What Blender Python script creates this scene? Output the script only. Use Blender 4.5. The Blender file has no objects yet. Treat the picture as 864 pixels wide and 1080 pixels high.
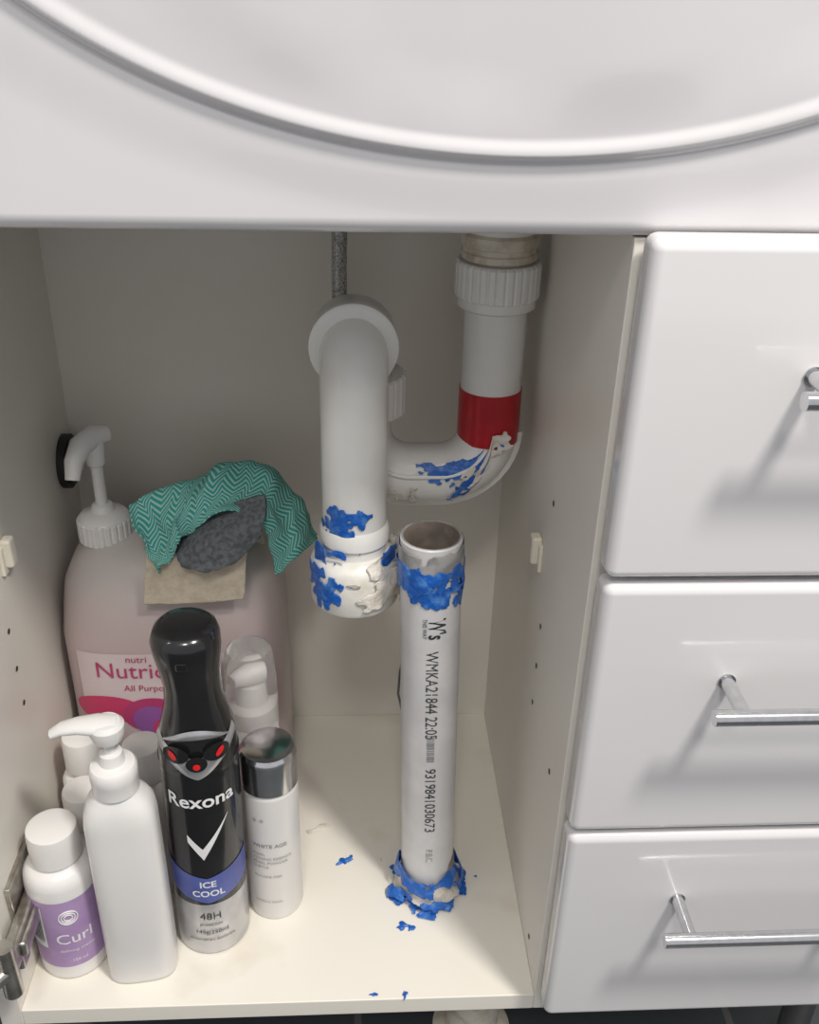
import bpy, math, random
from mathutils import Vector, Matrix, noise
random.seed(4)
sc=bpy.context.scene
# ------------------------------------------------------------ camera
th=math.radians(28.7); ps=math.radians(3.6); ro=math.radians(1.5); f=1024.0
C=Vector((0,-.458,.664))
F=Vector((math.cos(th)*math.sin(ps),math.cos(th)*math.cos(ps),-math.sin(th)))
R0=Vector((math.cos(ps),-math.sin(ps),0)); U0=R0.cross(F)
R=math.cos(ro)*R0+math.sin(ro)*U0; U=-math.sin(ro)*R0+math.cos(ro)*U0
cam=bpy.data.cameras.new("camera"); co=bpy.data.objects.new("camera",cam); bpy.context.collection.objects.link(co)
co.matrix_world=Matrix(((R.x,U.x,-F.x,C.x),(R.y,U.y,-F.y,C.y),(R.z,U.z,-F.z,C.z),(0,0,0,1)))
cam.sensor_fit='VERTICAL'; cam.sensor_height=36; cam.lens=f/1080*36; cam.clip_start=.01
sc.camera=co
try:
    sc.view_settings.view_transform='Standard'; sc.view_settings.look='None'
except Exception: pass

# ------------------------------------------------------------ materials
def mat(name,col,rough=.4,metal=0,col2=None,scale=20,lo=.4,hi=.6,bump=0,bscale=60,coat=0,trans=0,sss=0,detail=5,emit=0):
    m=bpy.data.materials.new(name); m.use_nodes=True; nt=m.node_tree; b=nt.nodes['Principled BSDF']
    b.inputs['Base Color'].default_value=(*col,1); b.inputs['Roughness'].default_value=rough; b.inputs['Metallic'].default_value=metal
    if coat: b.inputs['Coat Weight'].default_value=coat; b.inputs['Coat Roughness'].default_value=.05
    if trans: b.inputs['Transmission Weight'].default_value=trans; b.inputs['IOR'].default_value=1.25
    if sss:
        b.inputs['Subsurface Weight'].default_value=sss; b.inputs['Subsurface Scale'].default_value=.01
    tc=nt.nodes.new('ShaderNodeTexCoord')
    if col2:
        n=nt.nodes.new('ShaderNodeTexNoise'); n.inputs['Scale'].default_value=scale; n.inputs['Detail'].default_value=detail
        nt.links.new(tc.outputs['Object'],n.inputs['Vector'])
        r=nt.nodes.new('ShaderNodeValToRGB'); r.color_ramp.elements[0].position=lo; r.color_ramp.elements[1].position=hi
        r.color_ramp.elements[0].color=(*col,1); r.color_ramp.elements[1].color=(*col2,1)
        nt.links.new(n.outputs['Fac'],r.inputs[0]); nt.links.new(r.outputs[0],b.inputs['Base Color'])
    if bump:
        n2=nt.nodes.new('ShaderNodeTexNoise'); n2.inputs['Scale'].default_value=bscale; n2.inputs['Detail'].default_value=4
        nt.links.new(tc.outputs['Object'],n2.inputs['Vector'])
        bp=nt.nodes.new('ShaderNodeBump'); bp.inputs['Strength'].default_value=bump; bp.inputs['Distance'].default_value=.002
        nt.links.new(n2.outputs['Fac'],bp.inputs['Height']); nt.links.new(bp.outputs[0],b.inputs['Normal'])
    return m
M={}
M['mel']=mat('melamine_white',(.80,.765,.70),.38,col2=(.765,.725,.655),scale=6)
M['melf']=mat('melamine_floor',(.85,.81,.725),.32,col2=(.60,.50,.35),scale=9,lo=.57,hi=.85,detail=9)
M['gloss']=mat('gloss_lacquer_white',(.73,.715,.72),.12,coat=.6,col2=(.71,.695,.70),scale=3)
M['ceramic']=mat('basin_ceramic',(.67,.655,.665),.14,coat=.9,col2=(.58,.57,.575),scale=7,lo=.52,hi=.85,detail=8)
M['chrome']=mat('chrome',(.72,.72,.73),.16,1,col2=(.66,.66,.67),scale=200)
M['brushed']=mat('steel_hinge',(.60,.58,.54),.3,1,col2=(.42,.39,.35),scale=90)
M['pvc']=mat('pvc_white',(.83,.82,.79),.2,col2=(.77,.75,.70),scale=25,lo=.45,hi=.75)
M['pvcd']=mat('pvc_dirty',(.78,.76,.71),.35,col2=(.62,.56,.46),scale=45,lo=.5,hi=.78,bump=.2,bscale=120)
M['pipe']=mat('pvc_pipe_grey_white',(.68,.67,.67),.3,col2=(.61,.60,.60),scale=30)
M['pipein']=mat('pvc_inner_grey',(.15,.12,.10),.6,col2=(.24,.20,.17),scale=60)
M['red']=mat('red_tape',(.50,.012,.02),.3,col2=(.42,.01,.018),scale=60)
M['blue']=mat('blue_silicone',(.008,.11,.48),.35,col2=(.13,.33,.70),scale=140,lo=.5,hi=.8,bump=.6,bscale=250)
M['clearsil']=mat('putty_beige',(.72,.68,.61),.4,col2=(.50,.42,.33),scale=110,lo=.5,hi=.8,bump=.6,bscale=250)
M['grey']=mat('grey_putty',(.24,.24,.24),.6,col2=(.38,.37,.36),scale=90,bump=.4)
M['brown']=mat('aged_beige_plastic',(.66,.61,.52),.4,col2=(.42,.34,.24),scale=70,lo=.48,hi=.72)
M['black']=mat('black_gloss',(.008,.008,.009),.2,coat=.4,col2=(.012,.012,.013),scale=20)
M['rubber']=mat('black_rubber',(.012,.012,.012),.5,col2=(.02,.02,.02))
M['silver']=mat('silver_paint',(.58,.58,.60),.3,.75,col2=(.5,.5,.52),scale=50)
M['bluelab']=mat('blue_label',(.05,.07,.30),.3,col2=(.10,.13,.40),scale=20)
M['white']=mat('white_print',(.85,.85,.85),.4,col2=(.8,.8,.8))
M['bottle']=mat('white_plastic',(.80,.785,.765),.25,col2=(.77,.755,.735),scale=8,sss=.1)
M['pearl']=mat('pearl_white',(.76,.74,.72),.3,.1,col2=(.72,.70,.68),scale=10)
M['purple']=mat('purple_label',(.38,.24,.46),.45,col2=(.46,.32,.54),scale=25)
M['dark']=mat('dark_print',(.03,.03,.035),.5,col2=(.06,.06,.06))
M['greyp']=mat('grey_print',(.28,.28,.29),.5,col2=(.33,.33,.33))
M['magenta']=mat('magenta_print',(.40,.03,.12),.4,col2=(.45,.05,.16))
M['redp']=mat('red_print',(.62,.04,.10),.4,col2=(.55,.05,.14))
M['violet']=mat('violet_print',(.22,.06,.28),.4,col2=(.28,.1,.34))
M['jlabel']=mat('soap_label',(.64,.55,.55),.35,col2=(.60,.50,.51),scale=12)
M['clear']=mat('frosted_clear',(.90,.88,.88),.08,trans=.85,col2=(.86,.84,.84),scale=10)
M['red_eye']=mat('red_eye',(.7,.02,.02),.25,col2=(.6,.01,.01))
M['dgrey']=mat('dark_grey_plastic',(.07,.07,.075),.35,col2=(.1,.1,.1))
M['greycloth']=mat('grey_sponge_cloth',(.085,.095,.105),.95,col2=(.15,.16,.17),scale=300,bump=.35,bscale=600)
M['tan']=mat('beige_card',(.58,.51,.40),.9,col2=(.50,.43,.33),scale=160,bump=.4,bscale=350)
M['hole']=mat('hole_dark',(.03,.02,.015),.8,col2=(.05,.04,.03))
M['cream']=mat('cream_clip',(.76,.72,.62),.4,col2=(.72,.67,.56))
m=mat('floor_tile_dark',(.05,.055,.06),.4); nt=m.node_tree
br=nt.nodes.new('ShaderNodeTexBrick'); br.inputs['Scale'].default_value=3; br.offset=0
br.inputs['Color1'].default_value=(.045,.055,.06,1); br.inputs['Color2'].default_value=(.06,.065,.07,1); br.inputs['Mortar'].default_value=(.12,.12,.12,1)
br.inputs['Mortar Size'].default_value=.01; br.inputs['Brick Width'].default_value=1; br.inputs['Row Height'].default_value=1
tc=nt.nodes.new('ShaderNodeTexCoord'); nt.links.new(tc.outputs['Object'],br.inputs['Vector']); nt.links.new(br.outputs['Color'],nt.nodes['Principled BSDF'].inputs['Base Color'])
M['tile']=m
m=mat('wall_tile',(.6,.6,.58),.3); nt=m.node_tree
br=nt.nodes.new('ShaderNodeTexBrick'); br.inputs['Scale'].default_value=3; br.offset=0
br.inputs['Color1'].default_value=(.6,.59,.57,1); br.inputs['Color2'].default_value=(.62,.61,.59,1); br.inputs['Mortar'].default_value=(.4,.4,.38,1)
br.inputs['Mortar Size'].default_value=.008
tc=nt.nodes.new('ShaderNodeTexCoord'); mp=nt.nodes.new('ShaderNodeMapping'); mp.inputs['Rotation'].default_value=(math.pi/2,0,0)
nt.links.new(tc.outputs['Object'],mp.inputs[0]); nt.links.new(mp.outputs[0],br.inputs['Vector']); nt.links.new(br.outputs['Color'],nt.nodes['Principled BSDF'].inputs['Base Color'])
M['wall']=m
# cloth: teal with pale woven zigzag pattern
m=mat('teal_cloth',(.02,.32,.26),.9,bump=.4,bscale=400); nt=m.node_tree; b=nt.nodes['Principled BSDF']
uv=nt.nodes.new('ShaderNodeUVMap')
def mth(op,a,bb=None):
    n=nt.nodes.new('ShaderNodeMath'); n.operation=op
    for i,v in enumerate((a,bb)):
        if v is None: continue
        if isinstance(v,(int,float)): n.inputs[i].default_value=v
        else: nt.links.new(v,n.inputs[i])
    return n.outputs[0]
sx=nt.nodes.new('ShaderNodeSeparateXYZ'); nt.links.new(uv.outputs[0],sx.inputs[0])
u=mth('MULTIPLY',sx.outputs[0],50); v=mth('MULTIPLY',sx.outputs[1],23)
tri_=mth('ABSOLUTE',mth('SUBTRACT',mth('FRACT',mth('MULTIPLY',u,.25)),.5))
zig=mth('GREATER_THAN',mth('FRACT',mth('ADD',v,mth('MULTIPLY',tri_,4.0))),.58)
mc=nt.nodes.new('ShaderNodeMix'); mc.data_type='RGBA'
nt.links.new(zig,mc.inputs[0]); mc.inputs[6].default_value=(.03,.31,.27,1); mc.inputs[7].default_value=(.34,.55,.50,1)
nt.links.new(mc.outputs[2],b.inputs['Base Color'])
M['teal']=m
# jug: translucent, pink liquid below fill level
m=mat('jug_translucent',(.6,.5,.52),.28,sss=.15); nt=m.node_tree; b=nt.nodes['Principled BSDF']
g=nt.nodes.new('ShaderNodeNewGeometry'); s=nt.nodes.new('ShaderNodeSeparateXYZ'); nt.links.new(g.outputs['Position'],s.inputs[0])
r=nt.nodes.new('ShaderNodeValToRGB'); nt.links.new(s.outputs[2],r.inputs[0])
e=r.color_ramp.elements; e[0].position=.17; e[0].color=(.45,.35,.355,1); e[1].position=.26; e[1].color=(.58,.54,.52,1)
e2=e.new(.222); e2.color=(.52,.44,.43,1)
nt.links.new(r.outputs[0],b.inputs['Base Color']); M['jug']=m
# braided hose
m=mat('braided_steel',(.4,.4,.4),.35,.4); nt=m.node_tree; b=nt.nodes['Principled BSDF']
tc=nt.nodes.new('ShaderNodeTexCoord'); vn=nt.nodes.new('ShaderNodeTexVoronoi'); vn.inputs['Scale'].default_value=650
nt.links.new(tc.outputs['Object'],vn.inputs['Vector']); r=nt.nodes.new('ShaderNodeValToRGB'); r.color_ramp.elements[0].color=(.75,.74,.72,1); r.color_ramp.elements[1].color=(.22,.22,.22,1); r.color_ramp.elements[1].position=.8
nt.links.new(vn.outputs['Distance'],r.inputs[0]); nt.links.new(r.outputs[0],b.inputs['Base Color']); M['braid']=m

# ------------------------------------------------------------ builders
def group(name,loc=(0,0,0)):
    e=bpy.data.objects.new(name,None); e.empty_display_size=.02; e.location=loc; bpy.context.collection.objects.link(e); return e
def par(o,p):
    if p is not None:
        o.parent=p; o.matrix_parent_inverse=Matrix.Translation(p.location).inverted()
def mk(name,vs,fs,mt,parent=None,smooth=True,ang=35,mi=None,uvs=None):
    me=bpy.data.meshes.new(name); me.from_pydata([tuple(v) for v in vs],[],fs); 
    mts=mt if isinstance(mt,(list,tuple)) else [mt]
    for q in mts: me.materials.append(M[q])
    if mi: 
        for p,i in zip(me.polygons,mi): p.material_index=i
    if smooth:
        for p in me.polygons: p.use_smooth=True
    if uvs:
        ul=me.uv_layers.new(name='UVMap')
        for l in me.loops: ul.data[l.index].uv=uvs[l.vertex_index]
    me.update()
    if smooth:
        try: me.set_sharp_from_angle(angle=math.radians(ang))
        except Exception: pass
    o=bpy.data.objects.new(name,me); bpy.context.collection.objects.link(o); par(o,parent); return o
def box(name,lo,hi,mt,parent=None,bev=0,seg=3):
    x0,y0,z0=lo;x1,y1,z1=hi
    vs=[(x0,y0,z0),(x1,y0,z0),(x1,y1,z0),(x0,y1,z0),(x0,y0,z1),(x1,y0,z1),(x1,y1,z1),(x0,y1,z1)]
    fs=[(0,3,2,1),(4,5,6,7),(0,1,5,4),(1,2,6,5),(2,3,7,6),(3,0,4,7)]
    o=mk(name,vs,fs,mt,parent,smooth=bool(bev),ang=60)
    if bev:
        m=o.modifiers.new('bev','BEVEL'); m.width=bev; m.segments=seg
        w=o.modifiers.new('wn','WEIGHTED_NORMAL')
    return o
def rings(name,rs,mt,parent=None,capb=True,capt=True,mi=None,ang=35):
    n=len(rs[0]); vs=[p for r in rs for p in r]; fs=[]; mm=[]
    for i in range(len(rs)-1):
        for j in range(n):
            fs.append((i*n+j,i*n+(j+1)%n,(i+1)*n+(j+1)%n,(i+1)*n+j)); mm.append(mi[i] if mi else 0)
    if capb: fs.append(tuple(reversed(range(n)))); mm.append(mi[0] if mi else 0)
    if capt: fs.append(tuple((len(rs)-1)*n+j for j in range(n))); mm.append(mi[-1] if mi else 0)
    return mk(name,vs,fs,mt,parent,mi=mm,ang=ang)
def lathe(name,prof,c,mt,parent=None,seg=56,capb=True,capt=True,mi=None,lean=(0,0),ang=35):
    rs=[[(c[0]+lean[0]*z+max(r,1e-4)*math.cos(2*math.pi*j/seg),c[1]+lean[1]*z+max(r,1e-4)*math.sin(2*math.pi*j/seg),z) for j in range(seg)] for r,z in prof]
    return rings(name,rs,mt,parent,capb,capt,mi,ang)
def ribbed(name,c,r,z0,z1,n,mt,parent,inner=None,lean=(0,0),depth=.0012):
    seg=n*4; rs=[]
    for z,k in ((z0,-.0015),(z0+.0015,0),(z1-.0015,0),(z1,-.0015)):
        ring=[]
        for j in range(seg):
            rr=r+k+(0 if (j%4)<3 else -depth)
            a=2*math.pi*j/seg; ring.append((c[0]+lean[0]*z+rr*math.cos(a),c[1]+lean[1]*z+rr*math.sin(a),z))
        rs.append(ring)
    return rings(name,rs,mt,parent,ang=20)
def sell(cx,cy,hx,hy,n,z,seg=64,rot=0):
    out=[]
    for j in range(seg):
        a=2*math.pi*j/seg; ca,sa=math.cos(a),math.sin(a)
        x=hx*math.copysign(abs(ca)**(2/n),ca); y=hy*math.copysign(abs(sa)**(2/n),sa)
        out.append((cx+x*math.cos(rot)-y*math.sin(rot),cy+x*math.sin(rot)+y*math.cos(rot),z))
    return out
def sweep(name,pts,rad,mt,parent=None,seg=28,cap=True,flat=None,mi=None):
    pts=[Vector(p) for p in pts]; N=len(pts); rads=rad if isinstance(rad,(list,tuple)) else [rad]*N
    rs=[]; prev=None
    for i in range(N):
        t=(pts[min(i+1,N-1)]-pts[max(i-1,0)]).normalized()
        if prev is None:
            up=Vector((0,0,1)) if abs(t.z)<.9 else Vector((0,1,0)); s=t.cross(up).normalized()
        else: s=(prev-t*prev.dot(t)).normalized()
        prev=s; w=t.cross(s); k=flat or 1
        rs.append([tuple(pts[i]+s*rads[i]*math.cos(2*math.pi*j/seg)+w*rads[i]*k*math.sin(2*math.pi*j/seg)) for j in range(seg)])
    return rings(name,rs,mt,parent,cap,cap,mi=mi,ang=50)
def arc(c,a,b,r,n=12):
    c=Vector(c);a=Vector(a);b=Vector(b)
    return [tuple(c+a*r*math.cos(math.pi/2*i/n)+b*r*math.sin(math.pi/2*i/n)) for i in range(n+1)]
def patch(name,fn,nu,nv,mt,parent,mask=None,uv=False):
    vs=[];fs=[];uvs=[]
    for j in range(nv+1):
        for i in range(nu+1):
            vs.append(fn(i/nu,j/nv)); uvs.append((i/nu,j/nv))
    for j in range(nv):
        for i in range(nu):
            if mask and not mask((i+.5)/nu,(j+.5)/nv): continue
            a=j*(nu+1)+i; fs.append((a,a+1,a+nu+2,a+nu+1))
    return mk(name,vs,fs,mt,parent,ang=80,uvs=uvs if uv else None)
def cyl_map(c,r,lean=(0,0)):
    def g(a,z,off=0): 
        return (c[0]+lean[0]*z+(r+off)*math.sin(a),c[1]+lean[1]*z-(r+off)*math.cos(a),z)
    return g
def text(body,size,mt,parent,fn,name='print',align='CENTER',bold=0):
    cu=bpy.data.curves.new(name,'FONT'); cu.body=body; cu.size=size; cu.align_x=align; cu.align_y='CENTER'; cu.offset=bold; cu.resolution_u=3
    o=bpy.data.objects.new(name,cu); bpy.context.collection.objects.link(o)
    bpy.context.view_layer.update()
    me=bpy.data.meshes.new_from_object(o.evaluated_get(bpy.context.evaluated_depsgraph_get()))
    bpy.data.objects.remove(o); bpy.data.curves.remove(cu)
    for v in me.vertices: v.co=Vector(fn(v.co.x,v.co.y))
    me.materials.clear(); me.materials.append(M[mt])
    o=bpy.data.objects.new(name,me); bpy.context.collection.objects.link(o); par(o,parent); return o
def nz(x,y,z,s=0): return noise.noise(Vector((x+s*13.1,y-s*7.7,z+s*3.3)))
def cr1(p,t):
    n=len(p)-1; x=t*n; i=min(int(x),n-1); k=x-i
    a=p[max(i-1,0)];b=p[i];c=p[i+1];d=p[min(i+2,n)]
    return .5*((2*b)+(c-a)*k+(2*a-5*b+4*c-d)*k*k+(3*b-a-3*c+d)*k**3)
def ctrl(grid):
    G=[[Vector(q) for q in col] for col in grid]
    def fn(u,v): return cr1([cr1(col,v) for col in G],u)
    return fn
def smear(name,c,r,z0,z1,mt,parent,seed,thick=.003,cover=0.0,a0=-math.pi,a1=math.pi,lean=(0,0),fr=60,flare=0,streak=1.0,nu=150,nv=46,fine=.3,tint=1):
    g=cyl_map(c,r,lean)
    def P(u,v):
        a=a0+(a1-a0)*u; z=z0+(z1-z0)*v
        p=g(a,z); k=nz(p[0]*fr*1.6,p[1]*fr*1.6,p[2]*fr*1.6,seed)
        off=.0005+thick*max(0,.45+k)+flare*max(0,(1-v))**2
        return g(a,z,off)
    def mask(u,v):
        p=g(a0+(a1-a0)*u,z0+(z1-z0)*v)
        k=nz(p[0]*fr,p[1]*fr,p[2]*fr*streak,seed+5)+fine*nz(p[0]*fr*3,p[1]*fr*3,p[2]*fr*3*streak,seed+9)
        e=min(v,1-v)*4; e=min(1,e)
        eu=1 if (a1-a0)>6.2 else min(1,min(u,1-u)*5)
        return k+cover-.9*(1-e)-.9*(1-eu)>-.05
    o=patch(name,P,nu,nv,mt,parent,mask)
    s=o.modifiers.new('sol','SOLIDIFY'); s.thickness=.0004; s.offset=0
    return o

# ------------------------------------------------------------ room
ZF=-.15
box('floor',(-1.6,-2.2,ZF-.02),(2.0,.36,ZF),'tile')
box('wall_back',(-1.6,.34,ZF),(2.0,.38,2.3),'wall')

# ------------------------------------------------------------ cabinet
XL,XR,YB=-.245,.132,.319
cab=group('vanity_cabinet',(0.07,.16,0))
box('bottom_panel',(XL,0,-.016),(XR,YB,0),'melf',cab,bev=.0008)
box('side_panel_left',(XL-.016,0,-.016),(XL,YB,.56),'mel',cab,bev=.0008)
box('divider_panel',(XR,0,-.016),(XR+.016,YB,.56),'mel',cab,bev=.0008)
box('side_panel_right',(.395,0,-.016),(.411,YB,.56),'mel',cab,bev=.0008)
box('back_panel',(XL-.016,YB,-.016),(.411,YB+.012,.56),'mel',cab)
box('drawer_bay_bottom',(XR+.016,0,-.016),(.395,YB,0),'mel',cab)
for x in (-.22,.37):
    for y in (.04,.28):
        lathe('leg_foot',[(.016,ZF),(.018,ZF+.004),(.012,ZF+.012),(.012,-.03),(.02,-.018),(.02,-.016)],(x,y),'dgrey',cab,seg=24)
def pinhole(x,y,z,s):
    seg=14; vs=[(x,y+.0022*math.cos(2*math.pi*j/seg),z+.0022*math.sin(2*math.pi*j/seg)) for j in range(seg)]
    mk('pin_hole',vs,[tuple(range(seg))],'hole',cab,smooth=False)
for z in (.191,.225,.26,.36): pinhole(XR-.0004,.107,z,1)
for z in (.191,.222,.255): pinhole(XL+.0004,.115,z,1)
for z in (.02,.19): pinhole(XR-.0004,.035,z,1)
for x,s,nm in ((XR,-1,'r'),(XL,1,'l')):
    e=group('shelf_pin',(x,.132,.31))
    box('bracket',(min(x,x+s*.008),.127,.299),(max(x,x+s*.008),.138,.321),'cream',e,bev=.0025)
    box('plate',(min(x,x+s*.003),.123,.295),(max(x,x+s*.003),.142,.317),'cream',e,bev=.001)

door=group('cabinet_door',(-.262,-.02,.28))
dx,dy=-.42,-.907; nx,ny=-dy,dx
A=Vector((-.268,-.024,0)); L=.385; T=.018
vs=[]
for z in (0.0,.558):
    for a,bb in ((0,0),(L,0),(L,-T),(0,-T)):
        vs.append((A.x+dx*a+nx*bb,A.y+dy*a+ny*bb,z))
d=mk('panel',vs,[(0,1,2,3),(7,6,5,4),(0,4,5,1),(1,5,6,2),(2,6,7,3),(3,7,4,0)],'gloss',door,smooth=False)
bm=d.modifiers.new('b','BEVEL'); bm.width=.003; bm.segments=3
hg=group('door_hinge',(XL,.03,.07))
box('mount_plate',(XL,.018,.045),(XL+.004,.062,.105),'brushed',hg,bev=.001)
box('arm',(XL+.004,-.018,.063),(XL+.014,.058,.083),'brushed',hg,bev=.003)
box('arm_cover',(XL+.012,-.006,.066),(XL+.018,.03,.080),'brushed',hg,bev=.003)
sweep('pivot',[(XL+.010,-.02,.050),(XL+.010,-.02,.096)],.0065,'brushed',hg,seg=16)
sweep('link',[(XL+.010,-.02,.073),(XL+.000,-.034,.073),(XL-.016,-.040,.073)],.006,'brushed',hg,seg=12)
for y in (.028,.05): sweep('screw',[(XL+.012,y,.073),(XL+.017,y,.073)],.004,'chrome',hg,seg=14)
box('spring_clip',(XL+.004,.0,.045),(XL+.011,.014,.066),'brushed',hg,bev=.002)

# ------------------------------------------------------------ drawers
for (z0,z1,hz,hx) in ((.383,.565,.500,.009),(.194,.379,.314,0),(.009,.190,.131,0)):
    dr=group('drawer',(.272,-.014,(z0+z1)/2))
    box('front',(.134,-.024,z0),(.411,-.004,z1),'gloss',dr,bev=.006,seg=5)
    box('box_body',(.152,-.002,z0+.015),(.391,.30,z1-.04),'mel',dr)
    sweep('handle_bar',[(.195+hx,-.056,hz),(.1952+hx,-.056,hz),(.349+hx,-.056,hz)],.0046,'chrome',dr,seg=28)
    for x in (.213+hx,.331+hx):
        sweep('handle_post',[(x,-.0235,hz),(x,-.056,hz)],.0040,'chrome',dr,seg=20)
        sweep('post_rose',[(x,-.0235,hz),(x,-.0250,hz)],.0052,'chrome',dr,seg=20)

# ------------------------------------------------------------ basin
bas=group('wash_basin',(.075,.16,.65))
X0,X1,Z0,Z1=-.268,.418,.5605,.73
def sm(t): t=max(0,min(1,t)); return t*t*(3-2*t)
def yfront(x,z):
    s=1-math.sqrt(((x-.075)/.3)**2+((z-.791)/.198)**2)
    y=-.005; d=s*.198
    if d>-.03: y-=.002*sm((d+.03)/.03)
    if d>0: y-= .0048*sm(d/.0045)-.0016*sm((d-.0055)/.006)+.10*max(0,d-.010)
    y-=.0012*math.sin(40*x+3)*sm((d-.012)/.03)
    rz=z-Z0
    if rz<.008: y+= .008-math.sqrt(max(0,.008**2-(.008-rz)**2))
    return y
def bf(u,v):
    z=Z0+(Z1-Z0)*(v**1.15); x=X0+(X1-X0)*u
    return (x,yfront(x,z),z)
patch('front_face',bf,300,230,'ceramic',bas)
def tf(u,v):
    x=X0+(X1-X0)*u; yf=yfront(x,Z1); y=yf+(.335-yf)*v
    q=((x-.075)/.26)**2+((y-.15)/.155)**2
    z=Z1-(.13*(1-q)**.6 if q<1 else 0)
    return (x,y,z)
patch('top_and_bowl',tf,160,100,'ceramic',bas)
box('underside',(X0,.004,Z0),(X1,.335,Z0+.006),'ceramic',bas)
box('end_left',(X0,.004,Z0),(X0+.005,.335,Z1),'ceramic',bas)
box('end_right',(X1-.005,.004,Z0),(X1,.335,Z1),'ceramic',bas)

# ------------------------------------------------------------ drain trap
trap=group('drain_trap',(.05,.19,.40))
r=.0222; rb=.036; YT=.20; xr,xl=.098,.004; zb=.338
bend=arc((xr-rb,YT,zb+rb),(1,0,0),(0,0,-1),rb)+arc((xl+rb,YT,zb+rb),(0,0,-1),(-1,0,0),rb)
path=[(xr,YT,.56),(xr,YT,zb+rb+.02)]+bend
zt=.455; rc=.028
path+=[(xl,YT,zt-rc-.005)]+arc((xl,YT-rc,zt-rc),(0,1,0),(0,0,1),rc)
sweep('u_bend',path,r,'pvc',trap,seg=40)
for sgn in (-1,1):
    vs=[];fs=[]
    for i,p in enumerate(bend):
        cx=xr-rb if i<13 else xl+rb
        d=Vector((p[0]-cx,0,p[2]-(zb+rb))).normalized()
        for rad_,yy in ((.0205,sgn*.0085),(.0248,sgn*.0075),(.0248,sgn*.0055),(.0205,sgn*.0045)):
            q=Vector(p)+d*rad_; vs.append((q.x,YT+yy,q.z))
    n=len(bend)
    for i in range(n-1):
        for k in range(3): fs.append((i*4+k,i*4+k+1,(i+1)*4+k+1,(i+1)*4+k))
    mk('bend_rib',vs,fs,'pvc',trap,ang=30)
seam=[(p[0],YT-.0218,p[2]+.006) for p in bend][3:-2]
sweep('mould_seam',seam,.0018,'pvc',trap,seg=8)
sweep('red_tape_band',[(xr,YT,.367),(xr,YT,.407)],r+.0006,'red',trap,seg=48)
ribbed('top_union_nut',(xr,YT),.0295,.474,.499,30,'pvc',trap)
lathe('nut_lip',[(.024,.466),(.0275,.468),(.0275,.474),(.024,.476)],(xr,YT),'pvc',trap)
lathe('tailpiece',[(.0235,.499),(.0262,.501),(.0262,.505),(.0250,.506),(.0250,.509),(.0268,.510),(.0268,.517),(.025,.519),(.025,.5605)],(xr,YT),['pvc','brown'],trap,mi=[1,1,1,1,1,1,1,0])
ribbed('left_union_nut',(xl+.003,YT),.0295,.388,.418,26,'pvc',trap)
xf,yf=-.001,.138
rr=.0225
p2=[(xf,YT-rc+.004,zt),(xf,yf+.030,zt)]+arc((xf,yf+.030,zt-.030),(0,0,1),(0,-1,0),.030,16)+[(xf,yf,.40),(xf,yf,.300)]
sweep('front_leg',p2,rr,'pvc',trap,seg=44)
def ycollar(y0,y1,ra,rb2,nm):
    seg=48; rs=[]
    for y,q in ((y0,ra-.004),(y0,ra-.0005),(y0+.001,ra+.001),(y1-.0015,rb2+.001),(y1,rb2),(y1,rb2-.003)):
        rs.append([(xf+q*math.cos(2*math.pi*j/seg),y,zt-.002+q*math.sin(2*math.pi*j/seg)) for j in range(seg)])
    rings(nm,[list(reversed(k)) for k in rs],'pvc',trap)
ycollar(.148,.176,.0285,.0275,'elbow_collar')
lathe('leg_socket',[(.0226,.316),(.0245,.318),(.0245,.328),(.0226,.331)],(xf,yf),'pvc',trap)
lathe('coupler',[(.024,.268),(.0300,.268),(.0318,.271),(.0318,.300),(.0300,.304),(.0255,.308),(.0235,.309)],(xf,yf),'pvcd',trap)
smear('coupler_putty',(xf,yf),.0316,.268,.306,'clearsil',trap,3,thick=.003,cover=.3,a0=-.4,a1=2.0,fr=55,fine=.6)
smear('coupler_putty_top',(xf,yf),.0260,.296,.316,'clearsil',trap,6,thick=.006,cover=.35,a0=.0,a1=2.4,fr=45)
smear('blue_sealant_leg',(xf,yf),rr,.316,.356,'blue',trap,1,thick=.0006,cover=.22,a0=-1.6,a1=.55,streak=.9,fr=70,fine=.7)
smear('blue_sealant_coupler',(xf,yf),.0318,.272,.310,'blue',trap,8,thick=.0008,cover=.2,a0=-1.6,a1=.0,streak=.7,fr=65,fine=.7)
smear('blue_sealant_cuff',(xf,yf),.0266,.301,.322,'blue',trap,12,thick=.002,cover=.18,a0=-1.6,a1=.0,fine=.6)
smear('blue_sealant_cuff_right',(xf,yf),.0275,.301,.322,'blue',trap,14,thick=.003,cover=.25,a0=.7,a1=2.2)
def bendpatch(name,x0,x1,mt,seed,cover,th0,th1,thick=.003):
    def P(u,v):
        x=x0+(x1-x0)*u; a=th0+(th1-th0)*v
        zc=zb
        if x>xr-rb: 
            d=x-(xr-rb); zc=zb+rb-math.sqrt(max(0,rb*rb-d*d))
        q=r+.0014+thick*max(0,.4+nz(x*90,v*3,u*3,seed))
        return (x,YT-q*math.cos(a),zc+q*math.sin(a))
    def mask(u,v):
        k=nz(u*5,v*2.5,0,seed+2)+.6*nz(u*13,v*8,1,seed+4); e=min(1,min(u,1-u)*5,min(v,1-v)*5)
        return k+cover-.9*(1-e)>-.05
    o=patch(name,P,90,44,mt,trap,mask); s=o.modifiers.new('s','SOLIDIFY'); s.thickness=.0004; s.offset=0
bendpatch('bend_blue',.044,.098,'blue',2,.26,.0,.75,.0006)
bendpatch('bend_putty',.070,.118,'clearsil',7,.1,-.6,.35,.003)
bendpatch('bend_blue_low',.066,.110,'blue',5,.12,-.8,.1,.001)
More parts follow.
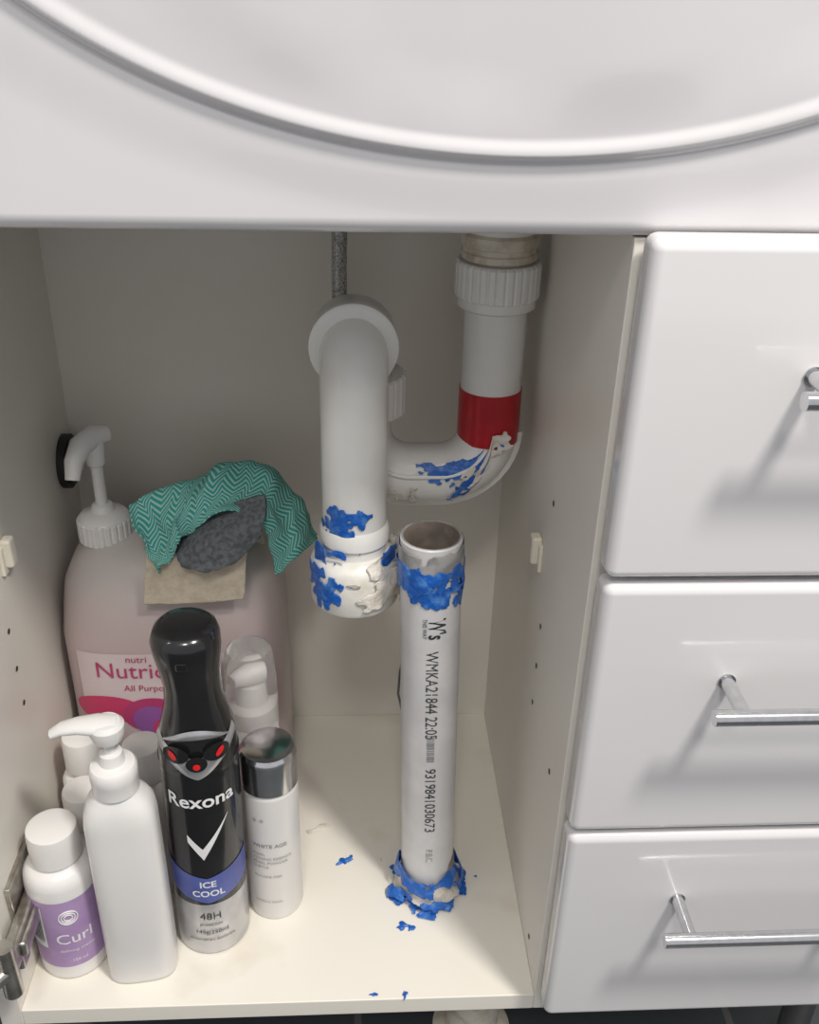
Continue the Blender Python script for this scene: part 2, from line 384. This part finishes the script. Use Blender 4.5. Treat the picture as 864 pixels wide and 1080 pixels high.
bendpatch('bend_putty_left',.01,.05,'clearsil',11,-.1,-1.2,.1,.001)

# ------------------------------------------------------------ braided hose
hose=group('braided_water_hose',(-.012,.285,.48))
sweep('hose',[(-.010,.27,.56),(-.011,.275,.52),(-.012,.28,.47),(-.012,.283,.43),(-.008,.287,.40),(-.004,.292,.375),(-.003,.30,.36),(-.003,.317,.356)],.0058,'braid',hose,seg=20)
sweep('end_ferrule',[(-.003,.306,.357),(-.003,.3185,.357)],.010,'chrome',hose,seg=24)

# ------------------------------------------------------------ standing pipe
pg=group('waste_pipe',(.057,.104,.17)); ln=(-.022,0); pc=(.058,.104)
pr=.0212; pt=.338
lathe('pipe',[(pr,0),(pr,pt-.001),(pr-.0008,pt),(pr-.0022,pt),(pr-.0027,pt-.001),(pr-.0029,pt-.12),(.001,pt-.121)],pc,['pipe','pipein','grey'],pg,capb=True,capt=True,mi=[0,0,2,1,1,1],lean=ln)
smear('grey_putty_band',pc,pr,.312,.338,'grey',pg,21,thick=.0008,cover=.40,lean=ln,streak=.4,fr=40,fine=.6)
smear('blue_sealant_top',pc,pr+.0006,.299,.326,'blue',pg,31,thick=.0014,cover=.26,lean=ln,fr=60,fine=.8,streak=.7)
smear('blue_sealant_drips',pc,pr,.288,.314,'blue',pg,37,thick=.0006,cover=.0,lean=ln,streak=.3,fr=70,fine=.5)
smear('blue_sealant_base',pc,pr,.001,.036,'blue',pg,41,thick=.004,cover=.20,flare=.010,lean=ln,fr=60,fine=.6)
smear('putty_base',pc,pr,.001,.026,'clearsil',pg,47,thick=.002,cover=.25,flare=.006,lean=ln)
smear('grime_base',pc,pr,.012,.046,'pipein',pg,49,thick=.0003,cover=.1,lean=ln,a0=.5,a1=2.4,streak=.5)
def fl(u,v):
    a=2*math.pi*u; q=.020+.016*v+.003*nz(math.cos(a)*3,math.sin(a)*3,v,3)
    h=.001+.006*(1-v)*(.6+nz(math.cos(a)*5,math.sin(a)*5,v*3,8))
    return (pc[0]+q*math.cos(a),pc[1]+q*math.sin(a),max(.0006,h))
patch('sealant_skirt',fl,160,22,'blue',pg,lambda u,v: nz(math.cos(6.28*u)*3,math.sin(6.28*u)*3,v*1.5,4)+.35*nz(math.cos(6.28*u)*10,math.sin(6.28*u)*10,v*4,4)+.40-.75*v*v>-.02)
ga=cyl_map(pc,pr,ln)
def pv(zs,a0=-.02,ky=1.25):
    return lambda x,y: ga(a0+ky*y/pr,zs-x,.0004)
text('WMKA21844 22:05',.0098,'dark',pg,pv(.257),'print_code',align='LEFT')
text('9319841030673',.0102,'dark',pg,pv(.149,ky=1.1),'print_number',align='LEFT')
text('P.B.C.',.006,'greyp',pg,pv(.064),'print_small',align='LEFT')
text('THIS WAY',.0036,'dark',pg,pv(.284,-.26),'print_tiny',align='LEFT')
text("W's",.0105,'dark',pg,pv(.284,.12,1.6),'print_logo',align='LEFT',bold=.0002)
vs=[];fs=[]; z=.181; random.seed(3)
while z>.156:
    w=random.choice((.0004,.0008,.0012))
    for zz in (z,z-w):
        for k in range(5): vs.append(ga(-.14+.26*k/4,zz,.0004))
    b0=len(vs)-10
    for k in range(4): fs.append((b0+k,b0+k+1,b0+k+6,b0+k+5))
    z-=w+random.choice((.0004,.0007,.001))
mk('barcode',vs,fs,'greyp',pg,smooth=False)
sweep('wire_loop',[(.036,.117,.235),(.032,.115,.215),(.031,.114,.195),(.034,.116,.178),(.039,.119,.168)],.0009,'dgrey',pg,seg=8)

dg=group('floor_drain_flange',(.107,.088,ZF))
lathe('flange',[(.034,ZF),(.034,ZF+.003),(.028,ZF+.008),(.023,ZF+.009),(.023,ZF+.10),(.028,ZF+.10),(.028,ZF+.118)],(.1,.075),'brown',dg)

# ------------------------------------------------------------ wall grommet
gr=group('wall_pipe_grommet',(XL,.293,.303))
def xdisc(nm,x0,x1,ra,mt,cy=.292,cz=.303): sweep(nm,[(x0,cy,cz),(x1,cy,cz)],ra,mt,gr,seg=36)
xdisc('rubber_ring',XL,XL+.006,.023,'rubber'); xdisc('ring_lip',XL+.006,XL+.009,.019,'rubber'); xdisc('capped_stub',XL+.005,XL+.014,.010,'pvc')

# ------------------------------------------------------------ soap jug
jx,jy,jh,jd=-.1515,.243,.0905,.063
jug=group('soap_refill_jug',(jx,jy,.13))
prof=[(.0,.93,.92),(.004,.98,.98),(.012,1,1),(.10,1,1),(.19,1,1),(.215,.985,.98),(.232,.95,.93),(.246,.88,.84),(.256,.78,.72),(.262,.66,.6),(.265,.5,.45),(.266,.2,.2)]
rings('body',[sell(jx,jy,jh*a,jd*b,4.2 if z<.2 else 3.2,z,80) for z,a,b in prof],'jug',jug)
nx_,ny_=-.203,.238
lathe('neck',[(.020,.245),(.020,.262),(.018,.264)],(nx_,ny_),'jug',jug)
ribbed('pump_collar',(nx_,ny_),.0215,.260,.280,24,'bottle',jug)
lathe('collar_dome',[(.0205,.280),(.017,.284),(.010,.286),(.008,.291),(.006,.292)],(nx_,ny_),'bottle',jug)
lathe('pump_stem',[(.0048,.290),(.0048,.325),(.0075,.327),(.0085,.345),(.008,.350),(.004,.352)],(nx_,ny_),'bottle',jug,seg=28)
sweep('pump_spout',[(nx_+.009,ny_+.008,.349),(nx_,ny_,.350),(nx_-.006,ny_-.014,.348),(nx_-.009,ny_-.026,.340),(nx_-.010,ny_-.032,.328)],[.007,.0090,.0085,.007,.0055],'bottle',jug,seg=18)
sweep('handle',[(-.155,jy,.262),(-.150,jy,.279),(-.138,jy,.287),(-.105,jy,.287),(-.090,jy,.277),(-.084,jy,.245)],.009,'jug',jug,seg=18)
def jmap(x,z,off=.0007):
    t=min(.999,abs((x-jx)/jh)); return (x,jy-jd*(1-t**4.2)**(1/4.2)-off,z)
patch('label',lambda u,v:jmap(-.226+.15*u,.03+.155*v),50,4,'jlabel',jug)
def jt(x0,z0,off=.0014): return lambda x,y: jmap(x0+x,z0+y,off)
text('nutri',.009,'magenta',jug,jt(-.186,.180),'print_a',align='LEFT')
text('Nutriol',.0215,'magenta',jug,jt(-.212,.168),'print_brand',align='LEFT',bold=.0000)
text('All Purpose',.0085,'magenta',jug,jt(-.190,.151),'print_b',align='LEFT')
def blob(cx,cz,ax,az,mt,off):
    def P(u,v):
        a=2*math.pi*u; x=cx+ax*v*math.cos(a); z=cz+az*v*math.sin(a); return jmap(x,min(z,.143),off)
    patch('print_swoosh',P,36,5,mt,jug)
blob(-.205,.128,.028,.014,'redp',.0012); blob(-.168,.123,.026,.018,'magenta',.0015); blob(-.170,.118,.016,.015,'violet',.0018); blob(-.15,.11,.02,.012,'redp',.002)

# ------------------------------------------------------------ cloths on the jug
cl=group('cleaning_cloth',(-.105,.22,.29))
gridc=[[(-.149,.166,.270),(-.159,.174,.292),(-.169,.190,.315),(-.160,.240,.288)],
       [(-.137,.167,.283),(-.139,.178,.303),(-.137,.204,.325),(-.132,.250,.294)],
       [(-.124,.174,.303),(-.119,.187,.317),(-.110,.214,.334),(-.10,.258,.296)],
       [(-.094,.180,.316),(-.088,.196,.324),(-.080,.224,.334),(-.075,.262,.296)],
       [(-.070,.184,.297),(-.061,.196,.306),(-.050,.224,.312),(-.048,.257,.282)],
       [(-.062,.183,.258),(-.049,.190,.264),(-.034,.208,.272),(-.032,.242,.262)]]
cf=ctrl(gridc)
def cloth(u,v):
    p=cf(u,v)
    w=.0035*math.sin(26*u+5*v+2*nz(u*4,v*3,0,5))+.0030*math.sin(11*u-7*v)+.003*nz(u*12,v*6,1,7)
    ed=.004*nz(u*16,0,v*6,3)
    return (p.x+ed,p.y-.6*w+ed*.3,p.z+.8*w)
o=patch('sheet',cloth,150,80,'teal',cl,uv=True)
s=o.modifiers.new('s','SOLIDIFY'); s.thickness=.0012
gc=group('grey_scouring_cloth',(-.11,.185,.285))
gg=ctrl([[(-.136,.186,.286),(-.134,.172,.283),(-.130,.167,.276)],[(-.118,.190,.302),(-.115,.167,.293),(-.111,.162,.274)],[(-.094,.192,.314),(-.092,.168,.303),(-.091,.163,.281)],[(-.068,.192,.322),(-.067,.177,.314),(-.072,.171,.299)]])
def grey(u,v):
    p=gg(u,v); k=.001*nz(u*8,v*8,0,4); return (p.x,p.y-k,p.z+k)
o=patch('pad',grey,60,44,'greycloth',gc); s=o.modifiers.new('s','SOLIDIFY'); s.thickness=.003; s.offset=0
tg=group('beige_card_sheet',(-.13,.172,.24))
tt=ctrl([[(-.156,.200,.288),(-.157,.176,.283),(-.160,.1735,.262),(-.163,.1735,.238)],[(-.118,.200,.290),(-.119,.175,.285),(-.121,.1730,.263),(-.124,.1725,.239)],[(-.080,.200,.292),(-.081,.177,.287),(-.084,.1735,.266),(-.087,.1735,.242)]])
def tan(u,v):
    p=tt(u,v); return (p.x+.0012*nz(v*9,u*4,0,2),p.y,p.z+.001*nz(u*12,v*2,0,3))
o=patch('sheet',tan,50,40,'tan',tg); s=o.modifiers.new('s','SOLIDIFY'); s.thickness=.0012

# ------------------------------------------------------------ deodorant spray
dc=(-.114,.070); dg=group('deodorant_spray_can',(dc[0],dc[1],.14)); dl=(.012,0)
q=.0278
lathe('can',[(.0255,0),(q,.002),(q,.006),(q,.056),(q,.062),(q,.176),(.0272,.184),(.0262,.188)],dc,['silver','black'],dg,mi=[0,0,0,1,1,1,1],lean=dl)
tp=[(.186,.0272,.0272,0),(.196,.0270,.0270,0),(.208,.0255,.0258,0),(.220,.0225,.0235,0),(.234,.0195,.022,0),(.248,.0190,.0215,0),(.262,.0205,.0225,-.001),(.275,.0222,.0235,-.002),(.285,.0225,.0240,-.003),(.291,.0205,.0220,-.003),(.2945,.0165,.0180,-.003),(.296,.008,.009,-.003)]
rings('spray_cap',[sell(dc[0]+dl[0]*z+o_*.5,dc[1]+o_,a,b,2.3,z,56) for z,a,b,o_ in tp],'black',dg)
box('spray_nozzle',(dc[0]-.002,dc[1]-.0262,.272),(dc[0]+.006,dc[1]-.020,.279),'black',dg,bev=.0015)
gd=cyl_map(dc,q,dl)
def prad(z):
    for i in range(len(tp)-1):
        if tp[i][0]<=z<=tp[i+1][0]:
            k=(z-tp[i][0])/(tp[i+1][0]-tp[i][0]); return tp[i][2]*(1-k)+tp[i+1][2]*k
    return tp[0][2]
def facemap(a,z,off): 
    return gd(a,z,prad(z)-q+off)
af=.12
def visor(u,v):
    a=-1.25+2.5*u; mid=.193+.014*abs(a)**1.2; h=.0050+.004*math.exp(-(a/.55)**2)
    return facemap(a+af,mid-.3*h+(v-.5)*2*h,.0012+.0012*math.sin(math.pi*v))
patch('silver_visor',visor,50,10,'silver',dg)
def visor2(u,v):
    a=-.95+1.9*u; return facemap(a+af,.213+.005*math.cos(a*2.2)+(v-.5)*.007*math.cos(a*1.5),.0012+.001*math.sin(math.pi*v))
patch('silver_brow',visor2,40,6,'silver',dg)
for sgn in (-1,1):
    def socket(u,v):
        an=2*math.pi*u; a=sgn*.50+.34*v*math.cos(an); z=.2035+.0065*v*math.sin(an)
        return facemap(a+af,z,.0034)
    patch('black_socket',socket,24,4,'black',dg)
    def eye(u,v):
        an=2*math.pi*u; a=sgn*.56+.11*v*math.cos(an); z=.2035+.0028*v*math.sin(an)+sgn*.002*v*math.cos(an)
        return facemap(a+af,z,.0040)
    patch('red_light',eye,24,4,'red_eye',dg)
def nosek(u,v):
    an=2*math.pi*u; return facemap(af+.24*v*math.cos(an),.197+.0062*v*math.sin(an),.0038)
patch('black_centre',nosek,24,4,'black',dg)
def nosef(u,v):
    an=2*math.pi*u; return facemap(af+.08*v*math.cos(an),.1955+.0026*v*math.sin(an),.0044)
patch('red_centre',nosef,24,4,'red_eye',dg)
lathe('collar_ring',[(.0274,.182),(.0284,.183),(.0284,.187),(.0274,.188)],dc,'black',dg,lean=dl)
a0=.12
def dt(z0,aa=a0): return lambda x,y: gd(aa+x/q,z0+y,.0005)
text('Rexona',.0165,'white',dg,dt(.160),'print_brand',bold=.0003)
def chk(u,v):
    if u<.3:
        k=u/.3; x=-.013+.0105*k; zc=.008-.016*k; w=.0036+.0014*k
    else:
        k=(u-.3)/.7; x=-.0025+.020*k; zc=-.008+.034*k; w=.0052*(1-k)+.0003
    return gd(a0+.05+x/q,.117+zc+(v-.5)*2*w,.0005)
patch('tick_mark',chk,30,2,'white',dg)
patch('blue_band',lambda u,v:gd(-1.5+3.0*u,.058+.008*abs(-1.5+3*u-a0)+v*(.026),.0004),50,4,'bluelab',dg)
text('ICE',.0085,'white',dg,dt(.0775),'print_ice',bold=.0002); text('COOL',.0085,'white',dg,dt(.068),'print_cool',bold=.0002)
text('48H',.0095,'dark',dg,dt(.043),'print_hours'); text('protection',.004,'dark',dg,dt(.0345),'print_s1'); text('145g|250ml',.0055,'dark',dg,dt(.026),'print_s2'); text('antiperspirant deodorant',.0035,'dark',dg,dt(.018),'print_s3')

# ------------------------------------------------------------ lotion bottle w/ silver cap
ac=(-.066,.093); ag=group('lotion_bottle',(ac[0],ac[1],.08)); ra=.0212
lathe('body',[(.0185,0),(.0205,.001),(ra,.004),(ra,.128),(.0205,.131),(.0195,.132)],ac,'pearl',ag)
lathe('cap',[(.0208,.1325),(.0217,.1335),(.0217,.160),(.0214,.1635),(.0195,.166),(.0150,.1668),(.0001,.1665)],ac,'chrome',ag)
g2=cyl_map(ac,ra)
text('WHITE AGE',.0052,'greyp',ag,lambda x,y:g2(-.70+x/ra,.083+y,.0004),'print1',align='LEFT',bold=.0001)
for i,t in enumerate(('PEARL','TONING ESSENCE','PEARL POWDER','SUBTLE')):
    text(t,.0038,'greyp',ag,lambda x,y,i=i:g2(-.70+x/ra,.074-.0045*i+y,.0004),'print2',align='LEFT')
text('SILICONE FREE',.0034,'greyp',ag,lambda x,y:g2(-.70+x/ra,.050+y,.0004),'print3',align='LEFT')
text('* *',.008,'silver',ag,lambda x,y:g2(-.4+x/ra,.108+y,.0004),'print4')
text('moisture lotion',.0036,'greyp',ag,lambda x,y:g2(-.2+x/ra,.022+y,.0004),'print5')

# ------------------------------------------------------------ foam bottle (behind)
fc=(-.083,.150); fg=group('foam_pump_bottle',(fc[0],fc[1],.1))
lathe('body',[(.019,0),(.021,.003),(.021,.125),(.0195,.135),(.015,.142)],fc,'bottle',fg)
lathe('collar',[(.0150,.141),(.0160,.143),(.0160,.158),(.0145,.160),(.0095,.163),(.0085,.180),(.006,.181)],fc,'bottle',fg)
sweep('head',[(fc[0]+.007,fc[1]+.004,.188),(fc[0],fc[1],.189),(fc[0]-.012,fc[1]-.010,.188)],[.008,.009,.005],'bottle',fg,seg=20)
lathe('clear_overcap',[(.0205,.138),(.0205,.18),(.0185,.207),(.0165,.212),(.012,.2135),(.0001,.214)],fc,'clear',fg,capb=False,capt=False)

# ------------------------------------------------------------ white pump bottle
wc=(-.1625,.037); wg=group('pump_bottle',(wc[0],wc[1],.1))
pf=[(0,.023,.0165),(.002,.0245,.018),(.006,.0252,.0185),(.10,.0250,.0183),(.155,.0245,.018),(.166,.0232,.0172),(.174,.020,.0155),(.179,.0155,.0135),(.182,.0135,.0125)]
rings('body',[sell(wc[0],wc[1],a,b,3.4 if z<.17 else 2.6,z,64,rot=.12) for z,a,b in pf],'bottle',wg)
lathe('collar',[(.0145,.181),(.0155,.182),(.0155,.192),(.0158,.193),(.0158,.201),(.0145,.203),(.0085,.205),(.0075,.213),(.005,.214)],wc,'bottle',wg)
lathe('stem',[(.0042,.213),(.0042,.224),(.0095,.225),(.0115,.231),(.0115,.236),(.009,.239),(.0001,.240)],wc,'bottle',wg,seg=32)
sweep('spout',[(wc[0]+.006,wc[1]+.001,.2345),(wc[0]-.006,wc[1],.236),(wc[0]-.018,wc[1]-.001,.2365),(wc[0]-.028,wc[1]-.002,.235),(wc[0]-.035,wc[1]-.003,.2315)],[.0095,.0095,.0075,.0062,.0045],'bottle',wg,seg=18,flat=.6)

# ------------------------------------------------------------ small bottles
cc=(-.2165,.049); cg=group('curl_cream_bottle',(cc[0],cc[1],.06)); rc_=.0255
lathe('body',[(.0235,0),(.025,.002),(rc_,.005),(rc_,.092),(.0245,.098),(.0215,.1025),(.0165,.105),(.0155,.108)],cc,'bottle',cg)
lathe('cap',[(.0172,.107),(.0180,.108),(.0178,.130),(.0172,.1335),(.015,.1345),(.0001,.135)],cc,'bottle',cg)
g3=cyl_map(cc,rc_)
patch('label',lambda u,v:g3(-1.3+2.7*u,.016+.068*v,.0004),50,4,'purple',cg)
patch('label_panel',lambda u,v:g3(-1.0+.62*u,.036+.042*v,.0007),20,4,'white',cg)
for k in range(9): patch('barcode_bar',lambda u,v,k=k:g3(-.95+.06*k+.025*u,.042+.03*v,.0010),2,2,'dark',cg)
text('Curl',.0145,'white',cg,lambda x,y:g3(.42+x/rc_,.046+y,.0009),'print_name',bold=.0001)
text('defining creme',.0042,'white',cg,lambda x,y:g3(.45+x/rc_,.034+y,.0009),'print_s')
text('150 ml',.004,'white',cg,lambda x,y:g3(.45+x/rc_,.023+y,.0009),'print_t')
for k in range(3):
    sweep('swirl',[g3(.35+(.0065-.0018*k)*math.cos(t*.35)/rc_,.068+(.0065-.0018*k)*math.sin(t*.35),.0008) for t in range(19)],.0005,'white',cg,seg=6)
for (c,h,rb_,nm,lab) in (((-.217,.140),.138,.0195,'travel_bottle',None),((-.208,.0975),.122,.0195,'travel_bottle','purple'),((-.164,.115),.150,.0195,'travel_bottle',None)):
    e=group(nm,(c[0],c[1],h/2)); hb=h-.034
    lathe('body',[(rb_-.002,0),(rb_,.003),(rb_,hb-.008),(rb_-.003,hb-.002),(.0135,hb),(.0125,hb+.004)],c,'bottle',e)
    lathe('cap',[(.0148,hb+.003),(.0156,hb+.004),(.0154,h-.004),(.0146,h-.001),(.0125,h),(.0001,h+.0003)],c,'bottle',e)
    if lab: 
        g4=cyl_map(c,rb_); patch('label',lambda u,v:g4(-1.4+2.8*u,.012+(hb-.03)*v,.0004),40,4,'purple',e)

# ------------------------------------------------------------ sealant crumbs
cr=group('dried_sealant_crumbs',(.02,.08,0))
def crumb(x,y,s,seed,el=1,mt='blue',rot=0):
    n=20; vs=[(x,y,.0012*s/.005+.0008)]; 
    for k in range(2):
        for j in range(n):
            a=2*math.pi*j/n; q=s*(1 if k else .6)*(.75+.8*nz(math.cos(a)*1.6,math.sin(a)*1.6,k*.2,seed))
            px,py=q*math.cos(a)*el,q*math.sin(a)
            vs.append((x+px*math.cos(rot)-py*math.sin(rot),y+px*math.sin(rot)+py*math.cos(rot),.0004 if k else .0016))
    fs=[(0,1+j,1+(j+1)%n) for j in range(n)]+[(1+j,1+n+j,1+n+(j+1)%n,1+(j+1)%n) for j in range(n)]
    mk('crumb',vs,fs,mt,cr)
crumb(-.012,.129,.005,2,1.6,rot=.5); crumb(-.006,.133,.003,3,1.5,rot=1.0); crumb(.036,.063,.0055,4,1.4); crumb(.043,.061,.003,8,1.2,rot=1)
crumb(.012,.004,.0018,5,2.2); crumb(.035,.003,.0020,6,2.2,rot=1.3)
crumb(.10,.11,.0013,11,2)
crumb(-.03,.17,.003,13,2.5,mt='clearsil'); crumb(.02,.13,.002,14,mt='clearsil'); crumb(-.04,.165,.003,15,2.5,mt='clearsil',rot=.4)

# ------------------------------------------------------------ light
def area(n,loc,tgt,size,en,col=(1,1,1)):
    l=bpy.data.lights.new(n,'AREA'); l.size=size; l.energy=en; l.color=col; l.shape='DISK'
    o=bpy.data.objects.new(n,l); bpy.context.collection.objects.link(o); o.location=loc
    o.rotation_euler=(Vector(tgt)-Vector(loc)).to_track_quat('-Z','Y').to_euler(); return o
area('ceiling_downlight',(.66,-.74,1.95),(.1,0,.3),.26,30,(1,.96,.90))
area('basin_fill_light',(-.1,-1.25,1.95),(.0,0,.3),.3,10,(1,.96,.90))  # weak fill added to lift the basin front, not a fitting in the room
w=bpy.data.worlds.new('world'); sc.world=w; w.use_nodes=True
w.node_tree.nodes['Background'].inputs[0].default_value=(.96,.965,1,1); w.node_tree.nodes['Background'].inputs[1].default_value=.58
